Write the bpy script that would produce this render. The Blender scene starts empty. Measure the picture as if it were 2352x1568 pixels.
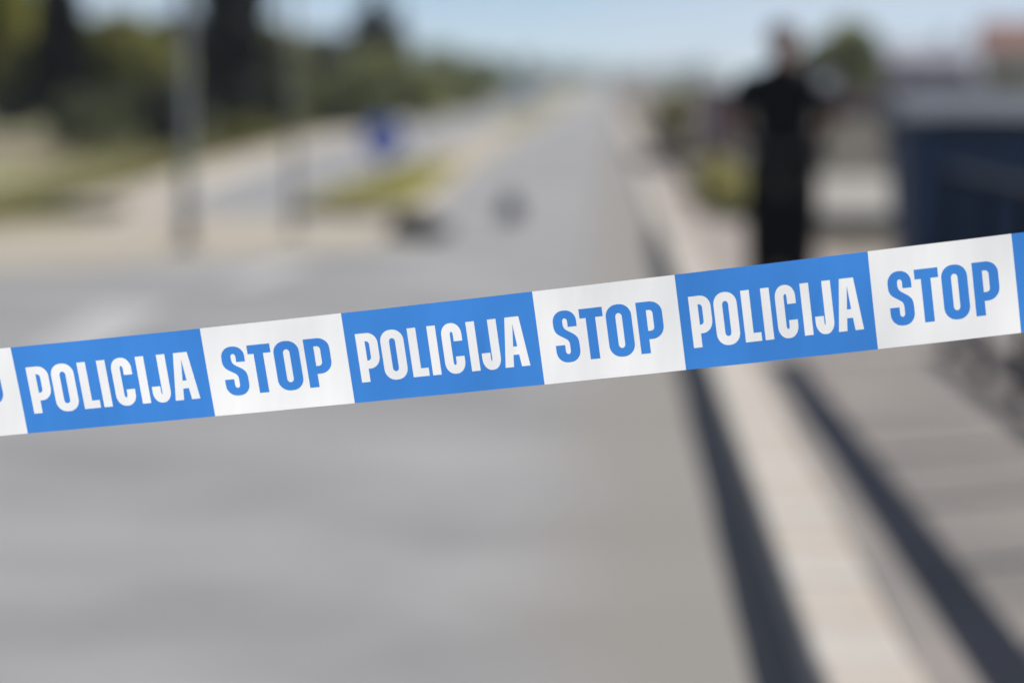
import bpy, bmesh, math, random
import numpy as np
from mathutils import Vector, Matrix
from mathutils.geometry import delaunay_2d_cdt

# ------------------------------------------------------------------ camera, sky, sun, exposure
SC = bpy.context.scene
COL = SC.collection
R = math.radians
CAM_H = 1.6
YAW, PITCH = R(2.25), R(-6.1)          # looking a little left of the road axis (+Y) and down
cam_d = bpy.data.cameras.new('camera'); cam = bpy.data.objects.new('camera', cam_d); COL.objects.link(cam)
cam.location = (0, 0, CAM_H)
cam.rotation_euler = (R(90) + PITCH, 0, YAW)
cam_d.lens = 85; cam_d.sensor_width = 36; cam_d.clip_start = 0.05; cam_d.clip_end = 6000
cam_d.dof.use_dof = True; cam_d.dof.focus_distance = 1.93; cam_d.dof.aperture_fstop = 2.35
cam_d.dof.aperture_blades = 9
SC.camera = cam
SUN_EL, SUN_AZ = R(43), R(28)          # azimuth counted from +X (right of the road) towards +Y (ahead)
w = bpy.data.worlds.new('World'); SC.world = w; w.use_nodes = True
nt = w.node_tree; bg = nt.nodes['Background']
sky = nt.nodes.new('ShaderNodeTexSky'); sky.sky_type = 'NISHITA'; sky.sun_disc = False
sky.sun_elevation = SUN_EL; sky.sun_rotation = R(90) - SUN_AZ
sky.air_density = 1.0; sky.dust_density = 0.1; sky.ozone_density = 4.5; sky.altitude = 4500
tcw = nt.nodes.new('ShaderNodeTexCoord'); nz = nt.nodes.new('ShaderNodeTexNoise'); nz.inputs['Scale'].default_value = 2.6; nz.inputs['Detail'].default_value = 5
mpw = nt.nodes.new('ShaderNodeMapping'); mpw.inputs['Scale'].default_value = (1, 1, 2.2); mpw.inputs['Location'].default_value = (.35, 0, 0)
nt.links.new(tcw.outputs['Generated'], mpw.inputs[0]); nt.links.new(mpw.outputs[0], nz.inputs[0])
rw = nt.nodes.new('ShaderNodeMapRange'); rw.inputs[1].default_value = .4; rw.inputs[2].default_value = .68; rw.inputs[4].default_value = .75; nt.links.new(nz.outputs[0], rw.inputs[0])
mw = nt.nodes.new('ShaderNodeMix'); mw.data_type = 'RGBA'; nt.links.new(rw.outputs[0], mw.inputs[0]); nt.links.new(sky.outputs[0], mw.inputs[6]); mw.inputs[7].default_value = (6.5, 7.0, 8.0, 1)   # thin veil of high cloud
nt.links.new(mw.outputs[2], bg.inputs[0]); bg.inputs[1].default_value = 0.054
sd = bpy.data.lights.new('sun', 'SUN'); sun = bpy.data.objects.new('sun', sd); COL.objects.link(sun)
sd.energy = 5.0; sd.angle = R(0.53); sd.color = (1.0, 0.962, 0.905)
sdir = Vector((math.cos(SUN_EL)*math.cos(SUN_AZ), math.cos(SUN_EL)*math.sin(SUN_AZ), math.sin(SUN_EL)))
sun.rotation_euler = sdir.to_track_quat('Z', 'Y').to_euler()
vs = SC.view_settings; vs.view_transform = 'Standard'; vs.look = 'None'; vs.gamma = 1; vs.exposure = 0.8
vs.use_curve_mapping = False
SC.cycles.max_bounces = 8

# ------------------------------------------------------------------ helpers
random.seed(7); RNG = np.random.default_rng(7)
FPX = 85/36*2352                        # focal length in pixels of a 2352 px wide picture
CM = Matrix.Rotation(YAW, 3, 'Z') @ Matrix.Rotation(R(90)+PITCH, 3, 'X')
def ray(px, py):                        # survey helper: direction with unit depth along the view axis
    return CM @ Vector(((px-1176)/FPX, -(py-784)/FPX, -1))
def survey(px, py, depth):
    return Vector((0, 0, CAM_H)) + ray(px, py)*depth

def link(o, parent=None):
    COL.objects.link(o)
    if parent is not None: o.parent = parent
    return o
def tag(o, label=None, cat=None, group=None, kind=None):
    if label: o['label'] = label
    if cat: o['category'] = cat
    if group: o['group'] = group
    if kind: o['kind'] = kind
    return o
def empty(name, loc=(0, 0, 0), rz=0, label=None, cat=None, group=None):
    o = bpy.data.objects.new(name, None); link(o); o.location = loc; o.rotation_euler = (0, 0, rz)
    o.empty_display_size = 0.2
    return tag(o, label, cat, group)

class MB:
    def __init__(s): s.v = []; s.f = []; s.mi = []
    def add(s, vs, fs, m=0):
        k = len(s.v); s.v += [tuple(p) for p in vs]; s.f += [tuple(i+k for i in f) for f in fs]; s.mi += [m]*len(fs); return s
    def box(s, x0, x1, y0, y1, z0, z1, m=0, M=None):
        vs = [Vector((x, y, z)) for z in (z0, z1) for y in (y0, y1) for x in (x0, x1)]
        if M is not None: vs = [M @ p for p in vs]
        return s.add(vs, [(0,2,3,1),(4,5,7,6),(0,1,5,4),(2,6,7,3),(0,4,6,2),(1,3,7,5)], m)
    def tube(s, pts, rad, n=10, m=0, caps=True):
        pts = [Vector(p) for p in pts]
        rs = rad if isinstance(rad, (list, tuple)) else [rad]*len(pts)
        vs, fs = [], []
        for i, p in enumerate(pts):
            t = (pts[min(i+1, len(pts)-1)] - pts[max(i-1, 0)]).normalized()
            a = t.cross(Vector((0, 0, 1)) if abs(t.z) < .9 else Vector((1, 0, 0))).normalized(); b = t.cross(a)
            for k in range(n):
                q = 2*math.pi*k/n; vs.append(p + a*math.cos(q)*rs[i] + b*math.sin(q)*rs[i])
        for i in range(len(pts)-1):
            for k in range(n):
                fs.append((i*n+k, i*n+(k+1) % n, (i+1)*n+(k+1) % n, (i+1)*n+k))
        if caps: fs.append(tuple(range(n))[::-1]); fs.append(tuple((len(pts)-1)*n+k for k in range(n)))
        return s.add(vs, fs, m)
    def prism(s, outline, y0, y1, m=0):          # outline in x,z ; extruded along y
        n = len(outline)
        vs = [(x, y0, z) for x, z in outline] + [(x, y1, z) for x, z in outline]
        fs = [tuple(range(n)), tuple(range(n, 2*n))[::-1]] + [(i, i+n, (i+1) % n+n, (i+1) % n) for i in range(n)]
        return s.add(vs, fs, m)
    def slab(s, outline, z0, z1, m=0):           # outline in x,y ; extruded along z
        n = len(outline)
        vs = [(x, y, z0) for x, y in outline] + [(x, y, z1) for x, y in outline]
        fs = [tuple(range(n))[::-1], tuple(range(n, 2*n))] + [(i, (i+1) % n, (i+1) % n+n, i+n) for i in range(n)]
        return s.add(vs, fs, m)
    def sphere(s, c, rad, n=12, m=0):
        rx, ry, rz = rad if isinstance(rad, (tuple, list)) else (rad,)*3
        vs, fs = [], []; h = n//2
        for i in range(h+1):
            a = math.pi*i/h
            for k in range(n):
                q = 2*math.pi*k/n
                vs.append((c[0]+rx*math.sin(a)*math.cos(q), c[1]+ry*math.sin(a)*math.sin(q), c[2]+rz*math.cos(a)))
        for i in range(h):
            for k in range(n): fs.append((i*n+k, (i+1)*n+k, (i+1)*n+(k+1) % n, i*n+(k+1) % n))
        return s.add(vs, fs, m)
    def mesh(s, name, mats, smooth=False, bevel=0):
        me = bpy.data.meshes.new(name); me.from_pydata(s.v, [], s.f)
        for mt in (mats if isinstance(mats, (list, tuple)) else [mats]): me.materials.append(mt)
        me.polygons.foreach_set('material_index', s.mi)
        bm = bmesh.new(); bm.from_mesh(me)
        bmesh.ops.remove_doubles(bm, verts=bm.verts, dist=1e-6)
        bmesh.ops.recalc_face_normals(bm, faces=bm.faces)
        if bevel: bmesh.ops.bevel(bm, geom=[e for e in bm.edges if len(e.link_faces) == 2 and e.calc_face_angle(0) > .6], offset=bevel, segments=2, affect='EDGES', profile=.5)
        bm.to_mesh(me); bm.free()
        if smooth:
            me.polygons.foreach_set('use_smooth', [True]*len(me.polygons))
        return me
    def build(s, name, mats, parent=None, smooth=False, bevel=0, loc=None):
        o = bpy.data.objects.new(name, s.mesh(name, mats, smooth, bevel))
        if loc: o.location = loc
        return link(o, parent)

def material(name, c1, c2=None, scale=4.0, rough=.7, bump=0, bscale=60, spec=.5, metal=0, trans=0, detail=6, c3=None, s3=.3, coat=0, contrast=(.35, .65)):
    m = bpy.data.materials.new(name); m.use_nodes = True
    n = m.node_tree; P = n.nodes['Principled BSDF']; L = n.links.new
    P.inputs['Roughness'].default_value = rough; P.inputs['Metallic'].default_value = metal
    P.inputs['Specular IOR Level'].default_value = spec
    if coat: P.inputs['Coat Weight'].default_value = coat; P.inputs['Coat Roughness'].default_value = .08
    P.inputs['Base Color'].default_value = (*c1, 1)
    tc = n.nodes.new('ShaderNodeTexCoord')
    out = None
    def noise_mix(a, b, sc, con):
        t = n.nodes.new('ShaderNodeTexNoise'); t.inputs['Scale'].default_value = sc; t.inputs['Detail'].default_value = detail
        L(tc.outputs['Object'], t.inputs['Vector'])
        r = n.nodes.new('ShaderNodeMapRange'); r.inputs[1].default_value = con[0]; r.inputs[2].default_value = con[1]
        L(t.outputs['Fac'], r.inputs[0])
        x = n.nodes.new('ShaderNodeMix'); x.data_type = 'RGBA'
        L(r.outputs[0], x.inputs[0])
        for v, k in ((a, 6), (b, 7)):
            if isinstance(v, tuple): x.inputs[k].default_value = (*v, 1)
            else: L(v, x.inputs[k])
        return x.outputs[2]
    if c2: out = noise_mix(c1, c2, scale, contrast)
    if c3: out = noise_mix(out if out else c1, c3, s3, (.42, .62))
    if out: L(out, P.inputs['Base Color'])
    if bump:
        t = n.nodes.new('ShaderNodeTexNoise'); t.inputs['Scale'].default_value = bscale; t.inputs['Detail'].default_value = 4
        L(tc.outputs['Object'], t.inputs['Vector'])
        b = n.nodes.new('ShaderNodeBump'); b.inputs['Strength'].default_value = bump; b.inputs['Distance'].default_value = .01
        L(t.outputs['Fac'], b.inputs['Height']); L(b.outputs[0], P.inputs['Normal'])
    if trans:
        T = n.nodes.new('ShaderNodeBsdfTranslucent')
        if out: L(out, T.inputs[0])
        else: T.inputs[0].default_value = (*c1, 1)
        X = n.nodes.new('ShaderNodeMixShader'); X.inputs[0].default_value = trans
        L(P.outputs[0], X.inputs[1]); L(T.outputs[0], X.inputs[2]); L(X.outputs[0], n.nodes['Material Output'].inputs[0])
    return m

M = {}
M['ground'] = material('dry_ground', (.20,.17,.11), (.15,.15,.07), .6, .95, .3, 20)
M['asphalt'] = material('old_asphalt', (.170,.170,.171), (.194,.194,.195), .9, .75, .25, 220, .5, c3=(.136,.136,.137), s3=.55, detail=8)
def add_gutter_dirt(m):                  # grime collected along the kerb: a stain that thins out into the lane
    n = m.node_tree; L = n.links.new; P = n.nodes['Principled BSDF']; src = P.inputs['Base Color'].links[0].from_socket
    tc = n.nodes.new('ShaderNodeTexCoord'); sx = n.nodes.new('ShaderNodeSeparateXYZ'); L(tc.outputs['Object'], sx.inputs[0])
    t = n.nodes.new('ShaderNodeTexNoise'); t.inputs['Scale'].default_value = .9; t.inputs['Detail'].default_value = 5; L(tc.outputs['Object'], t.inputs[0])
    a = n.nodes.new('ShaderNodeMath'); a.operation = 'MULTIPLY_ADD'; L(t.outputs[0], a.inputs[0]); a.inputs[1].default_value = .55; L(sx.outputs[0], a.inputs[2])
    r = n.nodes.new('ShaderNodeMapRange'); r.interpolation_type = 'SMOOTHSTEP'; r.inputs[1].default_value = -.2; r.inputs[2].default_value = .42; L(a.outputs[0], r.inputs[0])
    r.inputs[4].default_value = .85
    x = n.nodes.new('ShaderNodeMix'); x.data_type = 'RGBA'; L(r.outputs[0], x.inputs[0]); L(src, x.inputs[6]); x.inputs[7].default_value = (.142,.130,.115,1)
    L(x.outputs[2], P.inputs['Base Color'])
add_gutter_dirt(M['asphalt'])
M['slab'] = material('pale_concrete', (.275,.24,.195), (.24,.215,.18), 1.1, .9, .2, 90, .3, c3=(.24,.22,.18), s3=.5)
M['paint'] = material('worn_road_paint', (.26,.26,.26), (.21,.21,.21), 9, .7, .1, 200, contrast=(.5,.8))
M['kerb'] = material('kerb_concrete', (.33,.312,.285), (.295,.28,.256), 3, .85, .25, 120, .35, c3=(.27,.23,.195), s3=1.2)
M['footpath'] = material('footpath_asphalt', (.178,.160,.148), (.150,.136,.127), 3, .88, .3, 200, .35, c3=(.125,.115,.108), s3=.8)
M['pale_path'] = material('pale_footpath', (.215,.185,.165), (.185,.16,.145), 2, .9, .25, 120, .3)
M['earth'] = material('dry_earth', (.085,.068,.045), (.065,.055,.035), 2, .95, .3, 40)
M['pink_earth'] = material('pinkish_bare_earth', (.15,.105,.09), (.115,.088,.072), 1, .95, .4, 12)
M['verge'] = material('verge_turf', (.17,.155,.075), (.12,.13,.05), .8, .95, .4, 25)
M['verge_dry'] = material('dry_median_turf', (.34,.305,.11), (.29,.27,.095), .8, .95, .4, 25)
M['grass'] = material('verge_grass', (.15,.15,.05), (.22,.19,.08), 1.5, .8, trans=.3)
M['median_grass'] = material('yellowing_grass', (.31,.30,.085), (.39,.36,.14), 2, .8, trans=.3)
M['steel'] = material('dark_painted_steel', (.007,.012,.022), (.006,.010,.018), 8, .85, spec=.1)
M['galv'] = material('weathered_galvanised_steel', (.17,.182,.178), (.14,.15,.147), 5, .75, spec=.25)
M['blue_plastic'] = material('dark_blue_plastic', (.011,.038,.092), (.009,.032,.080), 2, .65, .05, 30)
M['lid'] = material('slate_blue_plastic', (.075,.088,.105), (.06,.072,.09), 2, .5, .05, 30)
M['rubber'] = material('black_rubber', (.02,.02,.02), (.03,.03,.03), 20, .8)
M['cloth'] = material('black_uniform_cloth', (.004,.0045,.007), (.006,.0065,.009), 30, .9, .3, 150, .2)
M['trouser'] = material('black_trouser_cloth', (.006,.0065,.007), (.008,.008,.008), 30, .9, .3, 150, .2)
M['skin'] = material('skin', (.28,.15,.105), (.25,.13,.09), 12, .55)
M['hair'] = material('brown_hair', (.045,.024,.015), (.03,.016,.01), 40, .7)
M['boot'] = material('black_leather', (.012,.012,.012), None, 4, .4)
M['glint'] = material('badge_glint_white', (.75,.75,.75), None, 4, .4)  # near-white colour stands in for the sun glint on a shiny badge
M['sign_blue'] = material('sign_blue', (.075,.15,.60), (.07,.14,.55), 3, .4)
M['sign_white'] = material('sign_white', (.75,.75,.75), None, 4, .4)
M['sack'] = material('dark_sack', (.02,.02,.022), (.035,.035,.035), 6, .6, .5, 15)
M['scrap'] = material('grey_scrap', (.11,.113,.12), (.085,.087,.095), 6, .7)
M['wall_stone'] = material('beige_concrete_wall', (.135,.122,.098), (.105,.097,.080), 1.2, .9, .3, 40)
M['platform'] = material('pale_paving', (.195,.185,.165), (.17,.16,.145), 1.2, .9, .2, 60)
M['mauve'] = material('mauve_plaster', (.32,.22,.21), (.26,.19,.18), .8, .9, .2, 30)
M['house_a'] = material('lilac_grey_render', (.33,.30,.34), (.27,.25,.29), .5, .9)
M['house_b'] = material('cream_render', (.50,.42,.34), (.42,.35,.28), .5, .9)
M['roof_grey'] = material('grey_roof_sheet', (.20,.20,.24), (.16,.16,.19), .8, .8)
M['roof_red'] = material('terracotta_tile', (.17,.065,.045), (.13,.05,.035), 1.5, .85)
M['glass'] = material('window_glass', (.03,.04,.05), None, 4, .08, spec=.8)
M['frame'] = material('window_frame', (.55,.55,.53), None, 4, .5)
M['car'] = material('blue_grey_car_paint', (.20,.25,.30), None, 4, .3, metal=.2, coat=.6)
M['lamp_glass'] = material('lamp_glass', (.6,.6,.58), None, 4, .2)
M['bark'] = material('bark', (.09,.065,.045), (.06,.045,.03), 8, .9, .5, 20)
def foliage(name, a, b, tr=.25): return material(name, a, b, 1.6, .75, trans=tr, spec=.25)
F = dict(pale=foliage('pale_dry_foliage', (.42,.39,.16), (.32,.31,.12), .5), olive=foliage('olive_foliage', (.20,.205,.06), (.12,.13,.045), .5),
         yellow=foliage('yellow_green_foliage', (.27,.27,.05), (.18,.185,.045), .5),
         dark=foliage('dark_evergreen_foliage', (.011,.016,.012), (.006,.010,.008), .1),
         mid=foliage('mid_green_foliage', (.125,.145,.068), (.085,.105,.05), .45),
         grey=foliage('grey_green_foliage', (.12,.135,.11), (.085,.10,.085), .4),
         conifer=foliage('blue_conifer_foliage', (.038,.050,.055), (.024,.034,.038), .2),
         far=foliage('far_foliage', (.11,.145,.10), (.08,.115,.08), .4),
         brown=foliage('dry_brown_foliage', (.12,.075,.02), (.08,.055,.015)))

# ------------------------------------------------------------------ ground, road, pavements
tag(MB().add([(-1500,-60,-.05),(1500,-60,-.05),(1500,3500,-.05),(-1500,3500,-.05)], [(0,1,2,3)]).build('ground', M['ground']), kind='structure')
LEFT = [(-5.9,20), (-5.9,34), (-6.5,44), (-7.4,62), (-8.2,120), (-8.8,200), (-9.6,1250)]
outline = [(-40,-40), (.53,-40), (.53,1250)] + LEFT[::-1] + [(-40,12)]
tag(MB().slab(outline, -.045, 0).build('road', M['asphalt']), kind='structure')
# pale concrete crossing in front of the median
tag(MB().slab([(-1.95,23.8), (-2.0,26.5), (-2.35,28.4), (-4.0,28.6), (-5.88,29.5), (-5.88,26.2), (-16,18.0), (-16,14.2), (-5.1,20.4), (-3.7,21.8)][::-1], -.04, .006).build('concrete_crossing', M['slab']), kind='structure')
# left kerb and pavement
def strip(pts, o0, o1, z0, z1):
    mb = MB(); n = len(pts); prof = [(o0, z0), (o0, z1), (o1, z1), (o1, z0)]
    vs = [(x+o, y, z) for x, y in pts for o, z in prof]
    fs = [(i*4+k, i*4+(k+1) % 4, i*4+4+(k+1) % 4, i*4+4+k) for i in range(n-1) for k in range(4)]
    fs += [(0,1,2,3), tuple((n-1)*4+k for k in (3,2,1,0))]
    return mb.add(vs, fs)
LP = [(-5.9,29.6)] + LEFT[1:]
tag(strip(LP, -.95, -.16, -.04, .12).build('pavement_left', M['slab']), kind='structure')
tag(strip(LP, -.157, 0, -.04, .125).build('kerb_left', M['kerb']), kind='structure')
# grass verge on the left
vb = MB(); xs = [-6.9,-8,-10,-13,-18,-26,-60,-160]; ys = [19,24,30,36,44,52,60,75,100,140,200,320,600]
def verge_x(y):
    for (xa, ya), (xb, yb) in zip(LEFT, LEFT[1:]):
        if y <= yb: return xa + (xb-xa)*max(0, (y-ya))/(yb-ya) - .96
    return LEFT[-1][0] - .96
vv = []
for j, y in enumerate(ys):
    e = verge_x(y) - max(0, (26-y))*1.2
    for i, x in enumerate(xs):
        vv.append((e + (x-xs[0]), y, .06 + .12*min(1, i/3) + (.1*math.sin(i*2.1+j*1.3) if i > 1 else 0)))
nx = len(xs)
vb.add(vv, [(j*nx+i, j*nx+i+1, (j+1)*nx+i+1, (j+1)*nx+i) for j in range(len(ys)-1) for i in range(nx-1)])
tag(vb.build('grass_verge', M['verge'], smooth=True), kind='structure')
# bare earth bank below the trees
bb = MB(); prof = [(0, .08), (1.2, .25), (3.0, .45), (5.0, .5), (8, .5)]
bv = []
for i in range(12):
    t = i/11; x0 = -10.2 - 6.5*t; y0 = 47.5 - 6*t
    for d, h in prof: bv.append((x0 - d*.35 + .2*math.sin(i*2), y0 + d, h*(.25+.75*min(1, t*2.5)) + .06*math.sin(i*1.7+d)))
bb.add(bv, [(i*5+k, i*5+k+1, (i+1)*5+k+1, (i+1)*5+k) for i in range(11) for k in range(4)])
tag(bb.build('earth_bank', M['pink_earth'], smooth=True), kind='structure')
# median: kerb ring and soil
MED_R = [(-2.35,29.2),(-2.3,31),(-2.35,36),(-2.5,45),(-2.75,80),(-2.7,150),(-2.65,400)]
MED_L = [(-2.75,28.75),(-3.9,29.5),(-3.95,33),(-3.7,45),(-3.75,80),(-3.75,150),(-3.7,400)]
tag(MB().slab(MED_R + MED_L[::-1], -.04, .11).build('median', M['slab']), kind='structure')
for a, b in ((29.4, 45), (77, 390)):
    yy = [a + (b-a)*i/9 for i in range(10)]
    side = lambda tb, o: [(float(np.interp(y, [q[1] for q in tb], [q[0] for q in tb]))+o, y) for y in yy]
    tag(MB().slab(side(MED_R, -.14) + side(MED_L, .14)[::-1], .06, .118).build('median_soil', M['verge_dry']), kind='structure')
# dashes of lane paint leading to the median
for (x, y, ln, wd, a) in [(-3.30,15.6,3.3,.46,3), (-2.84,20.0,2.6,.40,-4)]:
    c, s = math.cos(R(a)), math.sin(R(a))
    pts = [(x + dx*c - dy*s, y + dx*s + dy*c, .009) for dx, dy in ((-wd/2,-ln/2),(wd/2,-ln/2),(wd/2,ln/2),(-wd/2,ln/2))]
    tag(MB().add(pts, [(0,1,2,3)]).build('road_marking', M['paint']), kind='structure')
# right pavement
SW = .15
tag(MB().slab([(.78,-8),(2.25,-8),(2.15,13.3),(6.5,14.0),(6.5,17.5),(.78,17.5)], -.04, SW).build('pavement_right', M['footpath']), kind='structure')
tag(MB().slab([(.78,17.503),(6.5,17.503),(6.5,21),(1.95,20.4),(1.65,24.5),(1.52,26.5),(.78,26.5)], -.04, SW).build('pavement_far', M['pale_path']), kind='structure')
tag(MB().slab([(.784,26.503),(1.52,26.503),(1.3,30),(1.25,60),(1.2,300),(.784,300)], -.04, .034).build('dropped_pavement', M['pale_path']), kind='structure')
tag(MB().slab([(1.954,20.404),(6.5,21.004),(40,21),(40,1250),(1.2,1250),(1.204,300.1),(1.254,60),(1.304,30),(1.654,24.5)], -.04, SW-.006).build('dry_field', M['earth']), kind='structure')
# kerbstones
kr = tag(empty('kerb_right', (.655, 0, 0)), kind='structure')
km = [MB().box(-.125, .125, 0, .992, -.04, SW+.006+d, m=0).mesh('kerbstone', M['kerb'], bevel=.018) for d in (0, .003, -.002)]
for i in range(150):                        # full height beside the railing, dropped nearly flush farther on
    y = -8 + i; drop = .118*min(1, max(0, (y-23)/5))
    o = bpy.data.objects.new('kerbstone', km[(i*7) % 3]); link(o, kr); o.location = (random.uniform(-.002,.002), y, -drop)
strip([(.53,142),(.53,300)], 0, .249, -.04, .037).build('kerb_run', M['kerb'], kr).location = (-.655, 0, 0)

# ------------------------------------------------------------------ barrier tape with printed words
def rr(x0, y0, x1, y1, rx, ry, n=7, corners='abcd'):
    """rounded rectangle, counter-clockwise from lower right corner; a lower right, b upper right, c upper left, d lower left"""
    out = []
    for c, cx, cy, q, px, py in (('a', x1-rx, y0+ry, -90, x1, y0), ('b', x1-rx, y1-ry, 0, x1, y1), ('c', x0+rx, y1-ry, 90, x0, y1), ('d', x0+rx, y0+ry, 180, x0, y0)):
        if c in corners:
            for i in range(n+1):
                a = R(q + 90*i/n); out.append((cx + rx*math.cos(a), cy + ry*math.sin(a)))
        else: out.append((px, py))
    return out
def arc(cx, cy, rx, ry, a0, a1, n=7): return [(cx+rx*math.cos(R(a0+(a1-a0)*i/n)), cy+ry*math.sin(R(a0+(a1-a0)*i/n))) for i in range(n+1)]
def smooth(pts, k=4):
    out = []; n = len(pts)
    for i in range(n-1):
        p0, p1, p2, p3 = [np.array(pts[max(0, min(n-1, i+d))]) for d in (-1, 0, 1, 2)]
        for j in range(k):
            t = j/k
            out.append(tuple(.5*((2*p1)+(-p0+p2)*t+(2*p0-5*p1+4*p2-p3)*t*t+(-p0+3*p1-3*p2+p3)*t**3)))
    return out + [pts[-1]]
def glyph(ch, w, t):
    h = .165
    if ch == 'I': return [[(0,0),(w,0),(w,1),(0,1)]], []
    if ch == 'L': return [[(0,0),(w,0),(w,h),(t,h),(t,1),(0,1)]], []
    if ch == 'O':
        return [rr(0,-.012,w,1.012,w*.46,.23)], [rr(t,.16,w-t,.84,(w-2*t)*.48,.075)]
    if ch == 'P':
        b = .27
        o = [(0,0),(t,0),(t,b)] + arc(w*.52,b+.24,w*.48,.24,-90,0) + arc(w*.52,1-.22,w*.48,.22,0,90) + [(0,1)]
        return [o], [[(t,b+.165)] + arc(w-t-.07,b+.165+.07,.07,.07,-90,0) + arc(w-t-.07,1-.165-.07,.07,.07,0,90) + [(t,1-.165)]]
    if ch == 'C':
        rx, ry = w*.46, .23; ix = (w-2*t)*.48
        o = [(w,.64)] + arc(w-rx,1.012-ry,rx,ry,0,90) + arc(rx,1.012-ry,rx,ry,90,180) + arc(rx,ry-.012,rx,ry,180,270) + arc(w-rx,ry-.012,rx,ry,270,360) + [(w,.33),(w-t,.33)]
        o += arc(w-t-ix,.235,ix,.075,0,-90,4) + arc(t+ix,.235,ix,.075,-90,-180,4) + arc(t+ix,.765,ix,.075,180,90,4) + arc(w-t-ix,.765,ix,.075,90,0,4) + [(w-t,.64)]
        return [o], []
    if ch == 'J':
        rx, ry = w*.46, .23; ix = (w-2*t)*.48
        o = [(w-t,1)] + [(w-t,.235)] + arc(w-t-ix,.235,ix,.075,0,-90,4)[1:] + arc(t+ix,.235,ix,.075,-90,-180,4) + [(t,.335),(0,.335)]
        o += arc(rx,ry-.012,rx,ry,180,270) + arc(w-rx,ry-.012,rx,ry,270,360) + [(w,1)]
        return [o], []
    if ch == 'A':
        return [[(0,0),(.175,0),(.198,.24),(.318,.24),(.345,0),(.52,0),(.405,1),(.115,1)]], [[(.214,.405),(.302,.405),(.260,.86)]]
    if ch == 'T': return [[(.124,0),(.322,0),(.322,.815),(.48,.815),(.48,1),(0,1),(0,.815),(.124,.815)]], []
    if ch == 'S':
        o = [(w-.01,.68)] + arc(w-.01-.22,.80,.22,.21,0,90) + arc(.22,.79,.22,.22,90,180) 
        o += smooth([(0,.72),(.008,.655),(.04,.585),(.10,.53),(.19,.475),(.262,.425),(.292,.365),(.295,.30),(.295,.225)])
        o += arc(.245,.215,.05,.065,0,-180,8) + [(.195,.335),(0,.335)]
        o += arc(.22,.21,.22,.222,180,270) + arc(w-.22,.21,.22,.222,270,360)
        o += smooth([(w,.31),(w-.006,.40),(w-.035,.475),(.39,.54),(.30,.595),(.232,.645),(.202,.70),(.197,.76),(.197,.785)])
        o += arc(.245,.79,.05,.065,180,0,8) + [(.295,.68)]
        return [o], []
def dedupe(p):
    out = []
    for q in p:
        if not out or math.dist(q, out[-1]) > 2e-3: out.append(q)
    if math.dist(out[0], out[-1]) < 2e-3: out.pop()
    return out
def inside(pt, poly):
    x, y = pt; c = False; n = len(poly)
    for i in range(n):
        (xa, ya), (xb, yb) = poly[i], poly[i-1]
        if (ya > y) != (yb > y) and x < (xb-xa)*(y-ya)/(yb-ya)+xa: c = not c
    return c

# seams of the printed panels, surveyed: along-tape position, upper edge, lower edge
SEAM = [(0,20,798,60,995),(1.35,462,754,497,956),(2.35,789,719,821,925),(3.70,1220,670,1249,883),(4.70,1546,631,1573,849),(6.05,1987,577,2012,802),(7.05,2328,537,2350,764)]
A = np.array(SEAM, float)
PX = [np.polyfit(A[:,0], A[:,k], d) for k, d in ((1,2),(2,3),(3,2),(4,3))]
PLIN = [np.polyfit(A[:,0], A[:,k], 1) for k in (1,2,3,4)]
TAPE_W = .0750
def tape_pt(s, v):                       # s along the tape, v 0 at the upper edge .. 1 at the lower edge
    sc = min(max(s, -.6), 7.6)
    q = [np.polyval(p, sc) + np.polyval(np.polyder(p), sc)*(s-sc) for p in PX]
    d = 1.995 - .0175*s
    ln = math.hypot(q[2]-q[0], q[3]-q[1])*d/FPX
    tilt = math.acos(min(1, ln/TAPE_W))
    dz = .5*TAPE_W*math.sin(tilt)*.3
    a, b = survey(q[0], q[1], d-dz), survey(q[2], q[3], d+dz)
    n = .0012*math.sin(s*2.3+.6)*math.sin(math.pi*v) + .0005*math.sin(s*9.1+v*2)
    return a.lerp(b, v) + Vector((0, n, 0))
def tape_mat(name, col, tr):
    m = bpy.data.materials.new(name); m.use_nodes = True; n = m.node_tree; L = n.links.new; P = n.nodes['Principled BSDF']
    P.inputs['Roughness'].default_value = .38; P.inputs['Specular IOR Level'].default_value = .45
    tc = n.nodes.new('ShaderNodeTexCoord'); mp = n.nodes.new('ShaderNodeMapping'); mp.inputs['Scale'].default_value = (90, 90, 7)
    L(tc.outputs['Object'], mp.inputs[0])
    t = n.nodes.new('ShaderNodeTexNoise'); t.inputs['Scale'].default_value = 1; t.inputs['Detail'].default_value = 3; L(mp.outputs[0], t.inputs[0])
    r = n.nodes.new('ShaderNodeMapRange'); r.inputs[3].default_value = .95; r.inputs[4].default_value = 1.05; L(t.outputs[0], r.inputs[0])
    x = n.nodes.new('ShaderNodeVectorMath'); x.operation = 'SCALE'; x.inputs[0].default_value = col; L(r.outputs[0], x.inputs['Scale'])
    b = n.nodes.new('ShaderNodeBump'); b.inputs['Strength'].default_value = .10; b.inputs['Distance'].default_value = .002; L(t.outputs[0], b.inputs['Height'])
    T = n.nodes.new('ShaderNodeBsdfTranslucent'); X = n.nodes.new('ShaderNodeMixShader'); X.inputs[0].default_value = tr
    L(x.outputs[0], P.inputs['Base Color']); L(x.outputs[0], T.inputs[0]); L(b.outputs[0], P.inputs['Normal'])
    L(P.outputs[0], X.inputs[1]); L(T.outputs[0], X.inputs[2]); L(X.outputs[0], n.nodes['Material Output'].inputs[0])
    return m
M['tape_white'] = tape_mat('tape_white_film', (.83,.83,.825), .7)
M['tape_blue'] = tape_mat('tape_blue_print', (.050,.225,.63), .7)
POL = [('P',.055,.443),('O',.181,.481),('L',.326,.337),('I',.429,.178),('C',.50,.42),('I',.634,.178),('J',.696,.382),('A',.8095,.52)]
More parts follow.
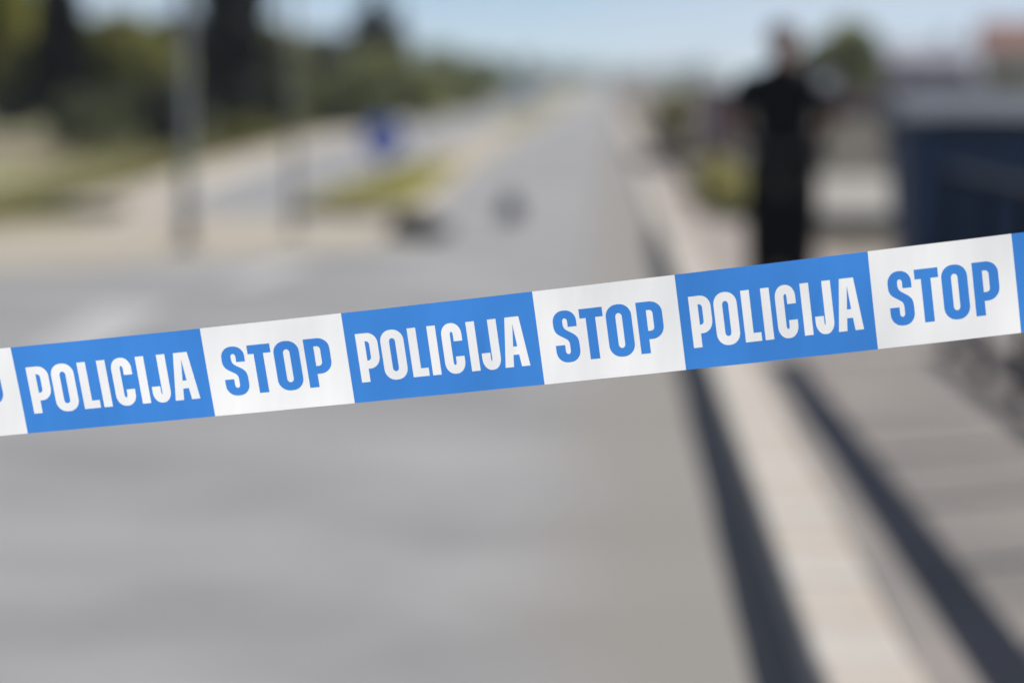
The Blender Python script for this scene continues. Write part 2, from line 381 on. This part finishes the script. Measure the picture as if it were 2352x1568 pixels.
STP = [('S',.114,.492),('T',.304,.48),('O',.487,.526),('P',.704,.523)]
tape_root = empty('barrier_tape', tape_pt(3.6, 1), label='blue and white police barrier tape printed POLICIJA STOP strung across the road', cat='tape')
tape_inv = Matrix.Translation(-tape_root.location)
def make_panel(s0, ln, word, blue):
    # flat sheet coordinates: one unit is the tape's height
    ux = ln*327/206                       # panel length in tape heights
    if word == 'P': k, v0, hh, t = POL, .245, .537, .178
    else: k, v0, hh, t = STP, .243, .542, .197
    polys = []                            # (outer, holes)
    for ch, u, wd in k:
        o, hs = glyph(ch, wd, t)
        f = lambda p: (u*ux + p[0]*hh, (1-v0-hh) + p[1]*hh)
        polys.append(([f(p) for p in dedupe(o[0])], [[f(p) for p in dedupe(h)] for h in hs]))
    verts, edges = [], []
    def loop(p):
        b = len(verts); verts.extend(Vector(q) for q in p); edges.extend((b+i, b+(i+1) % len(p)) for i in range(len(p)))
    nb = 24; rect = [(ux*i/nb, 0) for i in range(nb+1)] + [(ux, .25), (ux, .5), (ux, .75)] + [(ux*(nb-i)/nb, 1) for i in range(nb+1)] + [(0, .75), (0, .5), (0, .25)]
    loop(rect)
    for o, hs in polys:
        loop(o)
        for h in hs: loop(h)
    for i in range(1, nb):
        for j in (.08, .16, .88, .94): verts.append(Vector((ux*i/nb, j)))
    rv, re_, rf, *_ = delaunay_2d_cdt(verts, edges, [], 1, 1e-5)
    groups = {-1: []}
    for f in rf:
        c = (sum(rv[i].x for i in f)/len(f), sum(rv[i].y for i in f)/len(f))
        g = -1
        for gi, (o, hs) in enumerate(polys):
            if inside(c, o) and not any(inside(c, h) for h in hs): g = gi; break
        groups.setdefault(g, []).append(f)
    def sub(faces, name, mat, parent):
        used = sorted({i for f in faces for i in f}); mp = {i: k_ for k_, i in enumerate(used)}
        vs_ = [tape_inv @ tape_pt(s0 + ln*rv[i].x/ux, 1-rv[i].y) for i in used]
        me = bpy.data.meshes.new(name); me.from_pydata(vs_, [], [tuple(mp[i] for i in f) for f in faces]); me.materials.append(mat)
        me.polygons.foreach_set('use_smooth', [True]*len(me.polygons))
        return link(bpy.data.objects.new(name, me), parent)
    p = sub(groups[-1], 'blue_panel' if blue else 'white_panel', M['tape_blue' if blue else 'tape_white'], tape_root)
    p['label'] = 'blue panel printed POLICIJA in white' if blue else 'white panel printed STOP in blue'
    for gi, (ch, *_r) in enumerate(k):
        if gi in groups: sub(groups[gi], 'letter', M['tape_white' if blue else 'tape_blue'], p)
s = -2.35
for i in range(10):
    if i % 2 == 0: make_panel(s, 1.35, 'P', True); s += 1.35
    else: make_panel(s, 1.0, 'S', False); s += 1.0
TAPE_END = s
for nm, se, lab in (('stake', -2.35, 'slim steel stake holding the loose end of the barrier tape above the open road'), ('stake', TAPE_END, 'slim steel stake holding the end of the barrier tape beside the kerb')):
    a, b = tape_pt(se, 0), tape_pt(se, 1); c = (a+b)/2
    e = empty(nm, (c.x, c.y, 0 if c.x < .53 else SW+.006), label=lab, cat='stake')
    MB().tube([(0,0,.02),(0,0,c.z+.12)], .011, 10).build('shaft', M['galv'], e, smooth=True)
    MB().box(-.12,.12,-.12,.12,0,.02).build('base_plate', M['steel'], e, bevel=.004)

# ------------------------------------------------------------------ railing beside the pavement
rail = empty('railing', (2.0, 5.0, SW), label='dark steel railing with posts and thin upright bars along the pavement', cat='railing')
RA, RB = Vector((0, -6.0, 0)), Vector((-.15, 8.1, 0))       # local line, runs nearly along +Y
rl = (RB-RA).length; rm = Matrix.Translation(RA) @ Matrix.Rotation(math.atan2(RB.y-RA.y, RB.x-RA.x), 4, 'Z')
def rbox(x0, x1, hw, z0, z1, name, bev=0):
    return MB().box(x0, x1, -hw, hw, z0, z1, M=rm).build(name, M['steel'], rail, bevel=bev)
rbox(0, rl, .070, .945, 1.0, 'top_rail', .012)
rbox(0, rl, .03, .075, .145, 'bottom_rail', .006)
npost = 13
for i in range(npost+1):
    x = .03 + (rl-.06)*i/npost
    rbox(x-.026, x+.026, .026, .0, .944, 'post')
bar = MB().box(-.005, .005, -.005, .005, .146, .944).mesh('bar', M['steel'])
i = 0; x = .14
while x < 11.6:
    o = bpy.data.objects.new('bar', bar); link(o, rail); o.matrix_local = rm @ Matrix.Translation((x, 0, 0)); x += .112

# ------------------------------------------------------------------ waste container
ct = empty('waste_container', (2.60, 16.35, SW), R(1.5), label='large dark blue wheeled waste container with slate lid behind the railing', cat='container')
mb = MB()                                 # tapered tub
def ring(z, hx, hy): return [(-hx,-hy,z),(hx,-hy,z),(hx,hy,z),(-hx,hy,z)]
lv = ring(.20,.60,.42) + ring(1.14,.675,.52) + ring(1.14,.69,.54) + ring(1.18,.69,.54)
mb.add(lv, [(3,2,1,0)] + [(k*4+j, k*4+(j+1) % 4, k*4+4+(j+1) % 4, k*4+4+j) for k in range(3) for j in range(4)] + [(12,13,14,15)])
mb.build('tub', M['blue_plastic'], ct, bevel=.02)
for xx in (-.42, -.14, .14, .42):         # moulded ribs on front
    MB().add([(xx-.03,-.425,.24),(xx+.03,-.425,.24),(xx+.03,-.518,1.10),(xx-.03,-.518,1.10),(xx-.025,-.450,.26),(xx+.025,-.450,.26),(xx+.025,-.540,1.08),(xx-.025,-.540,1.08)],
             [(4,5,6,7),(0,1,5,4),(1,2,6,5),(2,3,7,6),(3,0,4,7)]).build('rib', M['blue_plastic'], ct)
lidp = [(-.565,1.183),(-.56,1.23),(-.45,1.30),(-.2,1.36),(.1,1.375),(.45,1.33),(.565,1.27),(.565,1.183)]
lb = MB(); n = len(lidp)
lb.add([(x, y, z) for x in (-.72,.72) for y, z in lidp], [tuple(range(n)), tuple(range(n,2*n))[::-1]] + [(i, (i+1) % n, (i+1) % n+n, i+n) for i in range(n)])
lid = lb.build('lid', M['lid'], ct, bevel=.012)
MB().tube([(-.5,-.60,1.22),(.5,-.60,1.22)], .016).build('handle', M['steel'], lid, smooth=True)
for sx in (-1, 1):
    MB().tube([(sx*.70,-.1,1.02),(sx*.80,-.1,1.02)], .025).build('trunnion', M['steel'], ct, smooth=True)
    for sy in (-1, 1):
        wmb = MB().tube([(sx*.5-.025,sy*.33,.1),(sx*.5+.025,sy*.33,.1)], .1, 18)
        wh = wmb.build('wheel', M['rubber'], ct)
        MB().box(sx*.5-.045, sx*.5+.045, sy*.33-.05, sy*.33+.05, .11, .21).build('fork', M['steel'], wh)

# ------------------------------------------------------------------ person
def make_person(loc, rz):
    V, E, RD = [], [], []
    def v(p, r, par=None):
        V.append(p); RD.append(r if isinstance(r, tuple) else (r, r)); i = len(V)-1
        if par is not None: E.append((par, i))
        return i
    pel = v((0,0,.97), (.195,.125))
    bel = v((0,0,1.10), (.195,.125), pel); che = v((0,-.01,1.28), (.22,.135), bel); upp = v((0,.0,1.42), (.195,.11), che)
    nk = v((0,.005,1.515), .06, upp); hl = v((0,-.02,1.59), (.072,.08), nk); hm = v((0,-.012,1.675), (.082,.098), hl); ht = v((0,0,1.755), (.06,.072), hm)
    for sx in (-1, 1):
        sh = v((sx*.205,.0,1.425), .08, upp)
        ua = v((sx*.25,.03,1.28), .068, sh)
        el = v((sx*.262,.07,1.13), .052, ua)
        fa = v((sx*.19,.13,1.04), .041, el)
        wr = v((sx*.115,.19,1.0), .030, fa)
        pa = v((sx*.065,.215,.985), (.036,.022), wr)
        kn = v((sx*.03,.225,.97), (.034,.018), pa)
        for j, (dx, dz, l) in enumerate(((-.035,.022,.062),(-.038,.008,.07),(-.036,-.008,.066),(-.03,-.022,.052))):
            f1 = v((sx*(.03+dx*.35), .235, .97+dz), .0095, kn)
            f2 = v((sx*(.03+dx*.35)-sx*l*.55, .238, .965+dz), .009, f1)
            v((sx*(.03+dx*.35)-sx*l*.8, .225, .953+dz), .008, f2)
        t1 = v((sx*.055,.245,1.005), .011, pa); v((sx*.03,.262,1.01), .010, t1)
        hp = v((sx*.10,0,.90), (.12,.12), pel); th = v((sx*.105,.0,.70), .115, hp); kk = v((sx*.098,-.01,.50), .112, th)
        cf = v((sx*.096,.015,.33), .112, kk); an = v((sx*.098,.02,.11), .095, cf); hl_ = v((sx*.09,.0,.055), (.048,.05), an)
        v((sx*.11,-.13,.042), (.045,.036), hl_)
    me = bpy.data.meshes.new('skeleton'); me.from_pydata(V, E, [])
    o = bpy.data.objects.new('skeleton', me); link(o)
    sk = o.modifiers.new('skin', 'SKIN'); sk.use_smooth_shade = True; sk.branch_smoothing = .4
    for i, r in enumerate(RD): me.skin_vertices[0].data[i].radius = r
    me.skin_vertices[0].data[0].use_root = True
    o.modifiers.new('sub', 'SUBSURF').levels = 2
    dg = bpy.context.evaluated_depsgraph_get(); dg.update()
    body = bpy.data.meshes.new_from_object(o.evaluated_get(dg)); body.name = 'person'
    bpy.data.objects.remove(o); bpy.data.meshes.remove(me)
    body.materials.clear()
    for k in ('cloth', 'trouser', 'skin', 'boot', 'hair'): body.materials.append(M[k])
    mi = []
    for p in body.polygons:
        x, y, z = p.center
        k = 0
        if z < .15: k = 3
        elif z < .98 and not (y > .16): k = 1
        if z > 1.53: k = 2
        if z > 1.70 or (z > 1.58 and y > .03): k = 4
        if z < 1.2 and (abs(x) > .225 or y > .16) and z > .88: k = 2
        mi.append(k)
    body.polygons.foreach_set('material_index', mi)
    body.polygons.foreach_set('use_smooth', [True]*len(mi))
    b = bpy.data.objects.new('person', body); link(b); b.scale = (1.17, 1.1, 1.035); b.location = loc; b.rotation_euler = (0, 0, rz)
    zmin = min(q.co.z for q in body.vertices); b.location.z -= zmin*1.035
    tag(b, 'person in black uniform standing on the pavement with hands behind the back', 'person')
    # face, hair, belt, badge with painted glint
    MB().add([(-.012,-.105,1.69),(.012,-.105,1.69),(.017,-.115,1.635),(-.017,-.115,1.635),(0,-.138,1.64)], [(0,1,4),(1,2,4),(2,3,4),(3,0,4)]).build('nose', M['skin'], b, smooth=True)
    for sx in (-1, 1):
        MB().sphere((sx*.032,-.097,1.69), (.013,.010,.008), 8).build('eye', M['sign_white'], b, smooth=True)
        MB().sphere((sx*.086,.005,1.67), (.014,.024,.034), 8).build('ear', M['skin'], b, smooth=True)
    MB().sphere((0,-.094,1.605), (.026,.010,.007), 8).build('mouth', material('lip', (.28,.10,.09)), b, smooth=True)
    hb = MB().sphere((0,.018,1.715), (.094,.108,.078), 16)
    hb.v = [(x, y, z if not (y < -.03 and z < 1.72) else 1.72) for x, y, z in hb.v]
    hb.build('hair', M['hair'], b, smooth=True)
    belt = MB(); pts = [(.20*math.cos(a), .14*math.sin(a), z) for z in (.965, 1.01) for a in [2*math.pi*k/28 for k in range(28)]]
    belt.add(pts, [(i, (i+1) % 28, 28+(i+1) % 28, 28+i) for i in range(28)]).build('belt', M['boot'], b, smooth=True)
    MB().box(.19,.245,-.05,.05,.86,1.0).build('holster', M['boot'], b, bevel=.01)
    MB().box(.20,.285,-.09,-.081,1.375,1.46).build('badge_glint', M['glint'], b, bevel=.003)  # shoulder badge, its glint painted as a small pale plate
    return b
PERSON_P = (1.15, 16.0, SW)
make_person(PERSON_P, R(-6))

# ------------------------------------------------------------------ posts and signs
lp = empty('street_lamp', (-4.06, 23.2, .006), label='tall grey street lamp post standing on the pale concrete crossing', cat='street lamp')
MB().tube([(0,0,0),(0,0,.9),(0,0,7.2)], [.066,.060,.048], 16).build('pole', M['galv'], lp, smooth=True)
MB().tube([(0,0,0),(0,0,.05)], .16, 16).build('base_plate', M['galv'], lp)
MB().tube([(0,0,7.15),(.3,0,7.5),(1.0,0,7.6)], .035, 10).build('arm', M['galv'], lp, smooth=True)
hd = MB().box(.9,1.6,-.14,.14,7.54,7.68).build('lamp_head', M['galv'], lp, bevel=.03)
MB().box(1.0,1.5,-.1,.1,7.52,7.538).build('lamp_cover', M['lamp_glass'], hd)
sp = empty('sign_post', (-3.28, 25.2, .006), label='thin grey post of a tall road sign beside the street lamp', cat='sign post')
MB().tube([(0,0,0),(0,0,3.9)], .036, 12).build('pole', M['galv'], sp, smooth=True)
MB().tube([(0,0,0),(0,0,.03)], .12, 12).build('base_plate', M['galv'], sp)
MB().tube([(0,-.06,4.2),(0,-.052,4.2)], .3, 28).build('sign_plate', M['sign_blue'], sp)
MB().box(-.2,.2,-.052,-.046,3.9,3.96).build('clamp', M['galv'], sp)
ks = empty('traffic_sign', (-2.83, 30.6, .118), label='round blue sign with white arrow on a short post in the grassy median', cat='sign')
MB().tube([(0,0,0),(0,0,1.06)], .022, 10).build('pole', M['galv'], ks, smooth=True)
plate = MB().tube([(0,-.03,.78),(0,-.038,.78)], .265, 32).build('sign_plate', M['sign_blue'], ks)
ar = MB(); q = Matrix.Translation((0,-.0415,.78)) @ Matrix.Rotation(R(45), 4, 'Y') @ Matrix.Scale(1.7, 4)
ar.add([q @ Vector(p) for p in ((-.016,0,.11),(.016,0,.11),(.016,0,-.04),(.06,0,-.04),(0,0,-.125),(-.06,0,-.04),(-.016,0,-.04))], [(0,1,2,3,4,5,6)])
ar.build('arrow', M['sign_white'], plate)

# ------------------------------------------------------------------ dark lumps on the road
def lump(name, loc, size, mat, label, cat, seed):
    rng = random.Random(seed); mb = MB().sphere((0,0,0), 1, 16)
    vs_ = []
    for x, y, z in mb.v:
        k = 1 + .18*math.sin(x*5+seed) * math.cos(y*4+z*3) + .08*math.sin(z*9+x*7)
        zz = max(z*k, -.55)
        vs_.append((x*k*size[0], y*k*size[1], (zz+.55)*size[2]))
    mb.v = vs_
    o = mb.build(name, mat, None, smooth=True); o.location = loc
    return tag(o, label, cat)
sk = lump('rubbish_sack', (-1.95, 24.9, .006), (.32,.24,.19), M['sack'], 'dark slumped sack lying at the tip of the grassy median', 'sack', 3)
MB().tube([(.02,0,.20),(.05,.01,.27),(.10,.0,.30)], [.03,.022,.05], 8).build('knot', M['sack'], sk, smooth=True)
sc = empty('scrap', (-1.10, 27.6, 0), R(20), label='small upright grey scrap lying alone on the empty road lane', cat='debris')
MB().add([(-.15,0,0),(.13,.02,0),(.15,.0,.22),(.02,.06,.36),(-.12,.03,.26),(-.15,.02,0),(.13,.04,0),(.15,.02,.22),(.02,.08,.36),(-.12,.05,.26)],
         [(0,1,2,3,4),(9,8,7,6,5),(0,5,6,1),(1,6,7,2),(2,7,8,3),(3,8,9,4),(4,9,5,0)]).build('plate', M['scrap'], sc)
MB().add([(-.16,-.08,.004),(.05,-.16,.004),(.12,-.02,.02),(-.1,.0,.06)], [(0,1,2,3)]).build('flap', M['scrap'], sc)

# ------------------------------------------------------------------ vegetation
def leaves(name, centers, radii, n, size, mat, parent, flat=.8):
    """n small leaf faces spread through clumps (centers, radii)"""
    c = np.array(centers); r = np.array(radii)
    wgt = r**2/np.sum(r**2)
    k = RNG.choice(len(c), n, p=wgt)
    d = RNG.normal(size=(n,3)); d /= np.linalg.norm(d, axis=1)[:,None]
    rad = r[k]*(.45+.6*RNG.random(n)**.6)
    p = c[k] + d*rad[:,None]*np.array([1,1,flat])
    a = RNG.normal(size=(n,3)); a /= np.linalg.norm(a, axis=1)[:,None]
    b = np.cross(a, RNG.normal(size=(n,3))); b /= np.linalg.norm(b, axis=1)[:,None]
    sz = size*(.6+.8*RNG.random(n))[:,None]
    V = np.stack([p-a*sz, p+b*sz*.5, p+a*sz, p-b*sz*.5], 1).reshape(-1,3)
    me = bpy.data.meshes.new(name)
    me.from_pydata(V.tolist(), [], (np.arange(4*n).reshape(-1,4)).tolist()); me.materials.append(mat)
    return link(bpy.data.objects.new(name, me), parent)
def tree(x, y, h, wd, kind, label, cat='tree', name='tree', low=.25, n=2600, z0=.05, group=None, second=None, shape='round'):
    t = empty(name, (x, y, z0), label=label, cat=cat, group=group)
    rng = random.Random(int(x*97+y*13))
    tr = MB(); lean = rng.uniform(-.04,.04)*h
    top = h*(.8 if shape != 'bush' else .5)
    tr.tube([(0,0,0),(lean*.4,0,h*.3),(lean,0,top)], [max(.05,h*.025), max(.04,h*.018), .02], 8)
    for i in range(6):
        a = rng.uniform(0,6.28); zb = h*rng.uniform(.3,.6); L_ = wd*.35
        tr.tube([(lean*zb/h,0,zb),(lean*zb/h+L_*math.cos(a)*.6,L_*math.sin(a)*.6,zb+h*.1),(lean*zb/h+L_*math.cos(a),L_*math.sin(a),zb+h*.22)], [.03*h/5,.02*h/5,.01], 6)
    tr.build('trunk', M['bark'], t, smooth=True)
    cs, rs = [], []
    if shape == 'column':
        m_ = 26
        for i in range(m_):
            z = h*(.06 + .92*i/(m_-1)); u = i/(m_-1)
            e = wd*.5*(min(1, .55+u*3) * (1-max(0, u-.55)/.45*.8))
            cs.append((rng.uniform(-.12,.12)*wd, rng.uniform(-.12,.12)*wd, z)); rs.append(max(.1, e*rng.uniform(.75,.98)))
    elif shape == 'cone':
        m_ = 30
        for i in range(m_):
            u = i/(m_-1); z = h*(.1+.88*u); e = wd*.5*(1-u*.93)
            a = rng.uniform(0,6.28); cs.append((e*.5*math.cos(a), e*.5*math.sin(a), z)); rs.append(max(.08, e*rng.uniform(.5,.75)))
    else:
        for i in range(24):
            a = rng.uniform(0,6.28); q = math.sqrt(rng.random()); u = rng.random()
            z = h*(low + (1-low)*(.12+.74*u)); e = wd*.5*math.sin(math.pi*(.15+.75*u))**.7
            cs.append((e*.72*q*math.cos(a), e*.72*q*math.sin(a), z)); rs.append(wd*rng.uniform(.13,.25))
    size = max(.04, .045*(wd*h)**.5)
    if second is None: leaves('crown', cs, rs, n, size, F[kind], t)
    else:
        half = [i for i in range(len(cs)) if i % 3]; rest = [i for i in range(len(cs)) if i % 3 == 0]
        leaves('crown', [cs[i] for i in half], [rs[i] for i in half], int(n*.67), size, F[kind], t)
        leaves('crown', [cs[i] for i in rest], [rs[i] for i in rest], int(n*.33), size, F[second], t)
    return t
def gx(px, D): return (px-1394)/FPX*D     # lateral position of a picture column at a distance
def gz(py, D): return CAM_H - (py-190)/FPX*D
def ptree(px, D, top, wpx, kind, label, **k):
    z0 = k.pop('z0', .08)
    return tree(gx(px, D), D, gz(top, D)-z0, wpx/FPX*D, kind, label, z0=z0, **k)
# left group, from the bank towards the road's vanishing point
ptree(-60, 54, -260, 330, 'yellow', 'sunlit yellow green tree at the open end of the row above the bare earth bank', n=4000)
ptree(125, 57, -150, 150, 'dark', 'dark evergreen tree above the bare earth bank beside the yellow green tree', shape='column', n=4000, z0=.5)
ptree(300, 62, 30, 320, 'olive', 'broad olive green tree between two dark evergreens, its top below theirs', low=.12, n=5200, second='yellow')
ptree(215, 54, 215, 260, 'mid', 'low dark green shrub under the broad olive tree on the earth bank', name='shrub', cat='shrub', low=.02, n=2600, z0=.4, shape='bush', second='dark')
ptree(395, 55, 190, 240, 'dark', 'low dark shrub at the foot of the lamp post side of the row', name='shrub', cat='shrub', low=.02, n=2600, shape='bush', second='mid')
ptree(530, 58, -420, 185, 'dark', 'tallest black green cypress standing behind the lamp post', name='cypress_tree', shape='column', n=5200, z0=.08)
ptree(632, 63, 40, 220, 'olive', 'dark olive tree leaning against the tall cypress', low=.05, n=3400, second='dark')
ptree(560, 56, 275, 190, 'olive', 'low olive bush at the foot of the tall cypress', name='bush', cat='bush', low=.02, n=1800, shape='bush', second='brown')
ptree(745, 82, 72, 240, 'grey', 'grey green tree behind the thin sign post', low=.05, n=2600)
ptree(860, 105, -45, 240, 'conifer', 'pointed blue green conifer rising above the roadside bushes', name='conifer_tree', shape='cone', n=3600, low=.05)
ptree(915, 112, 0, 130, 'conifer', 'slimmer pointed conifer beside the taller blue green one', name='conifer_tree', shape='cone', n=2600)
ptree(815, 78, 135, 260, 'mid', 'round green roadside bush below the pointed conifers', name='bush', cat='bush', low=.0, n=2400, shape='bush', second='olive')
ptree(935, 100, 112, 270, 'olive', 'wide olive bush along the far side of the other carriageway', name='bush', cat='bush', low=.0, n=2400, shape='bush', second='mid')
ptree(1030, 130, 116, 230, 'mid', 'green bush next in line after the wide olive bush', name='bush', cat='bush', low=.0, n=2400, shape='bush', second='olive')
ptree(1108, 175, 134, 180, 'far', 'last green bush before the hazy far trees', name='bush', cat='bush', low=.0, n=2000, shape='bush')
for k, (px, D, top, wp) in enumerate([(1140,520,135,150),(1205,600,122,70),(1240,680,140,120),(1300,820,142,130),(1360,950,152,120),(1420,1050,158,110),(1480,1100,158,110),(1545,1000,156,120),(1610,800,150,150)]):
    ptree(px, D, top, wp, 'far', 'hazy blue green tree in the far line at the end of the road', low=.0, n=900, group='far trees at the end of the road', z0=0)
# right side
ptree(1932, 70, 45, 245, 'mid', 'round topped green tree behind the person and the beige wall', low=.05, n=5200, second='yellow', z0=.14)
ptree(1545, 55, 196, 110, 'yellow', 'bush with brown lower twigs beside the far pavement', name='bush', cat='bush', low=.0, n=1700, shape='bush', second='brown', z0=.15)
ptree(1650, 27.5, 360, 150, 'pale', 'low yellow green plant growing through the pavement edge beside the person', name='plant', cat='plant', low=.0, n=1500, shape='bush', second='pale', z0=.15)
ptree(1690, 25.8, 465, 90, 'mid', 'small dark green plant in front of the low yellow green plant', name='plant', cat='plant', low=.0, n=900, shape='bush', second='mid', z0=.15)
ptree(2320, 150, 150, 120, 'mid', 'dark green bush in front of the house with the terracotta roof', name='bush', cat='bush', low=.0, n=1500, shape='bush', z0=.1)
ptree(2215, 140, 178, 90, 'conifer', 'small dark bush between the two distant houses', name='bush', cat='bush', low=.0, n=1200, shape='bush', z0=.1)
for k, (px, D, top, wp, kd) in enumerate([(30,78,-40,260,'olive'),(190,84,25,240,'mid'),(390,80,35,240,'olive'),(600,90,40,200,'mid'),(690,95,95,170,'mid')]):
    ptree(px, D, top, wp, kd, 'green tree in the dense back row behind the dark evergreens', low=.03, n=3600, second='dark', group='back row of trees behind the evergreens', z0=0)
# grass blades
def blades(name, pts, h, mat, label):
    n = len(pts); p = np.array(pts); a = RNG.random(n)*6.28
    hh = h*(.5+.8*RNG.random(n)); wv = .02+.015*RNG.random(n)
    t = np.stack([np.cos(a), np.sin(a), np.zeros(n)], 1)
    tip = p + np.stack([RNG.normal(size=n)*.25*hh, RNG.normal(size=n)*.25*hh, hh], 1)
    V = np.stack([p-t*wv[:,None], p+t*wv[:,None], tip], 1).reshape(-1,3)
    me = bpy.data.meshes.new(name); me.from_pydata(V.tolist(), [], np.arange(3*n).reshape(-1,3).tolist()); me.materials.append(mat)
    o = link(bpy.data.objects.new(name, me)); return tag(o, label, 'grass', kind='stuff')
def med_x(t, y):
    a = np.interp(y, [q[1] for q in MED_R], [q[0] for q in MED_R]) - .16; b = np.interp(y, [q[1] for q in MED_L], [q[0] for q in MED_L]) + .16
    return b + (a-b)*t
mp_ = [(med_x(random.random(), y), y, .11) for y in [(29.4 + 15*random.random()**1.3 if random.random() < .6 else 78 + 130*random.random()**1.5) for _ in range(9000)]]
blades('median_grass', mp_, .09, M['median_grass'], 'long yellowing grass growing on the median strip')
vp_ = []
while len(vp_) < 26000:
    y = 24 + 60*random.random()**1.6; x = verge_x(y) - max(0, 26-y)*1.2 - .1 - 9*random.random()**1.3; vp_.append((x, y, .05))
blades('verge_grass', vp_, .14, M['grass'], 'dry green grass covering the verge below the trees')

# ------------------------------------------------------------------ walls and houses on the right
ws = empty('concrete_platform', (2.0, 23.6, .14), label='low pale concrete platform behind the waste container', cat='platform')
MB().box(-.12, 9, 0, 9.2, 0, .21).build('slab', M['platform'], ws, bevel=.015)
bw = empty('garden_wall', (1.8, 33.8, .14), label='sloping beige concrete wall at the back of the pale platform', cat='wall')
MB().add([(0,-.95,0),(16,-.95,0),(16,.5,0),(0,.5,0),(0,.26,1.08),(16,.26,1.08),(16,.5,1.08),(0,.5,1.08)], [(3,2,1,0),(4,5,6,7),(0,1,5,4),(2,3,7,6),(1,2,6,5),(3,0,4,7)]).build('wall', M['wall_stone'], bw)  # front face shaped to lean back so the sun brightens it
MB().box(-.04, 16.04, .21, .54, 1.081, 1.14).build('coping', M['wall_stone'], bw, bevel=.01)
pw = empty('boundary_wall', (2.0, 46, .14), label='mauve plastered boundary wall beyond the bush with brown twigs', cat='wall')
MB().box(0, .22, 0, 9, 0, 1.35).box(.225, 9, 0, .22, 0, 1.35).build('wall', M['mauve'], pw)
MB().box(-.03, .25, -.03, 9.03, 1.352, 1.42).build('coping', M['mauve'], pw)
def house(name, x, y, w_, d_, hw, hr, wall, roof, rz, label, floors=1, chimney=True):
    e = empty(name, (x, y, .05), rz, label=label, cat='house')
    MB().box(-w_/2, w_/2, 0, d_, 0, hw).build('wall', M[wall], e)
    rf = MB(); o = .45
    rf.add([(-w_/2-o,-o,hw+.004),(w_/2+o,-o,hw+.004),(w_/2+o,d_+o,hw+.004),(-w_/2-o,d_+o,hw+.004),(-w_/2-o,d_/2,hw+hr),(w_/2+o,d_/2,hw+hr)],
           [(0,1,5,4),(2,3,4,5),(0,4,3),(1,2,5),(3,2,1,0)])
    r_ = rf.build('roof', M[roof], e)
    if chimney: MB().box(w_*.2, w_*.2+.6, d_/2-.8, d_/2-.2, hw+hr*.5, hw+hr+.7).build('chimney', M[wall], r_)
    nw = max(2, int(w_//2.6))
    for fl in range(floors):
        for i in range(nw):
            cx = -w_/2 + w_*(i+.5)/nw; zb = .9 + fl*2.8
            if zb+1.3 > hw: continue
            wn = MB().box(cx-.55, cx+.55, -.04, .03, zb, zb+1.25).build('window', M['frame'], e)
            MB().box(cx-.47, cx+.47, -.05, -.041, zb+.08, zb+1.17).build('pane', M['glass'], wn)
    dr = MB().box(-w_/2+.3, -w_/2+1.2, -.05, .03, 0, 2.05).build('door', M['roof_red'], e)
    MB().box(-w_/2+1.05, -w_/2+1.12, -.09, -.051, 1.0, 1.1).build('handle', M['steel'], dr)
    return e
house('house', gx(2135, 200), 200, 6.6, 8, 3.3, 1.6, 'house_a', 'roof_grey', R(4), 'low lilac grey house with grey roof in the distance')
house('house', gx(2360, 215), 215, 8.6, 9, 4.6, 2.5, 'house_b', 'roof_red', R(-5), 'taller cream house with terracotta roof in the distance', floors=2)
house('house', gx(1450, 1000), 1000, 12, 9, 3.2, 1.8, 'house_a', 'roof_red', R(5), 'tiny hazy house in the far line of trees', floors=1)

# ------------------------------------------------------------------ distant car on the other carriageway
car = empty('car', (-5.4, 158, 0), R(1), label='blue grey car far away on the other carriageway', cat='car')
prof = [(-2.1,.28),(2.1,.28),(2.15,.62),(2.0,.82),(.95,.95),(.35,1.42),(-1.2,1.45),(-1.95,.98),(-2.15,.88)]
cb = MB(); n = len(prof)
cb.add([(sx*.86*(1 if z < 1 else .8), -yy, z) for sx in (-1,1) for yy, z in prof], [tuple(range(n)), tuple(range(n,2*n))[::-1]] + [(i, (i+1) % n, (i+1) % n+n, i+n) for i in range(n)])
cb.build('body', M['car'], car, bevel=.05)
MB().add([(-.66,-.88,1.0),(.66,-.88,1.0),(.58,-.43,1.37),(-.58,-.43,1.37)], [(0,1,2,3)]).build('windscreen', M['glass'], car)
for sx in (-1, 1):
    MB().box(sx*.62-.15, sx*.62+.15, -2.18, -2.1, .6, .74).build('headlight', M['lamp_glass'], car)
    for yy in (-1.3, 1.3):
        wh = MB().tube([(sx*.80-.1, yy, .31), (sx*.80+.1, yy, .31)], .31, 18).build('wheel', M['rubber'], car)
        MB().tube([(sx*.80-.105, yy, .31), (sx*.80+.105, yy, .31)], .19, 14).build('rim', M['galv'], wh)

# ------------------------------------------------------------------ hazy air
hz = MB().box(-420, 420, -30, 1400, -1.2, 40).build('haze', [])
hm = bpy.data.materials.new('hazy_air'); hm.use_nodes = True; hn = hm.node_tree
hn.nodes.remove(hn.nodes['Principled BSDF'])
pv = hn.nodes.new('ShaderNodeVolumePrincipled'); pv.inputs['Color'].default_value = (.85,.9,1,1); pv.inputs['Density'].default_value = .00028
hn.links.new(pv.outputs[0], hn.nodes['Material Output'].inputs['Volume'])
hz.data.materials.append(hm); tag(hz, 'thin pale summer haze filling the air', 'haze', kind='stuff')
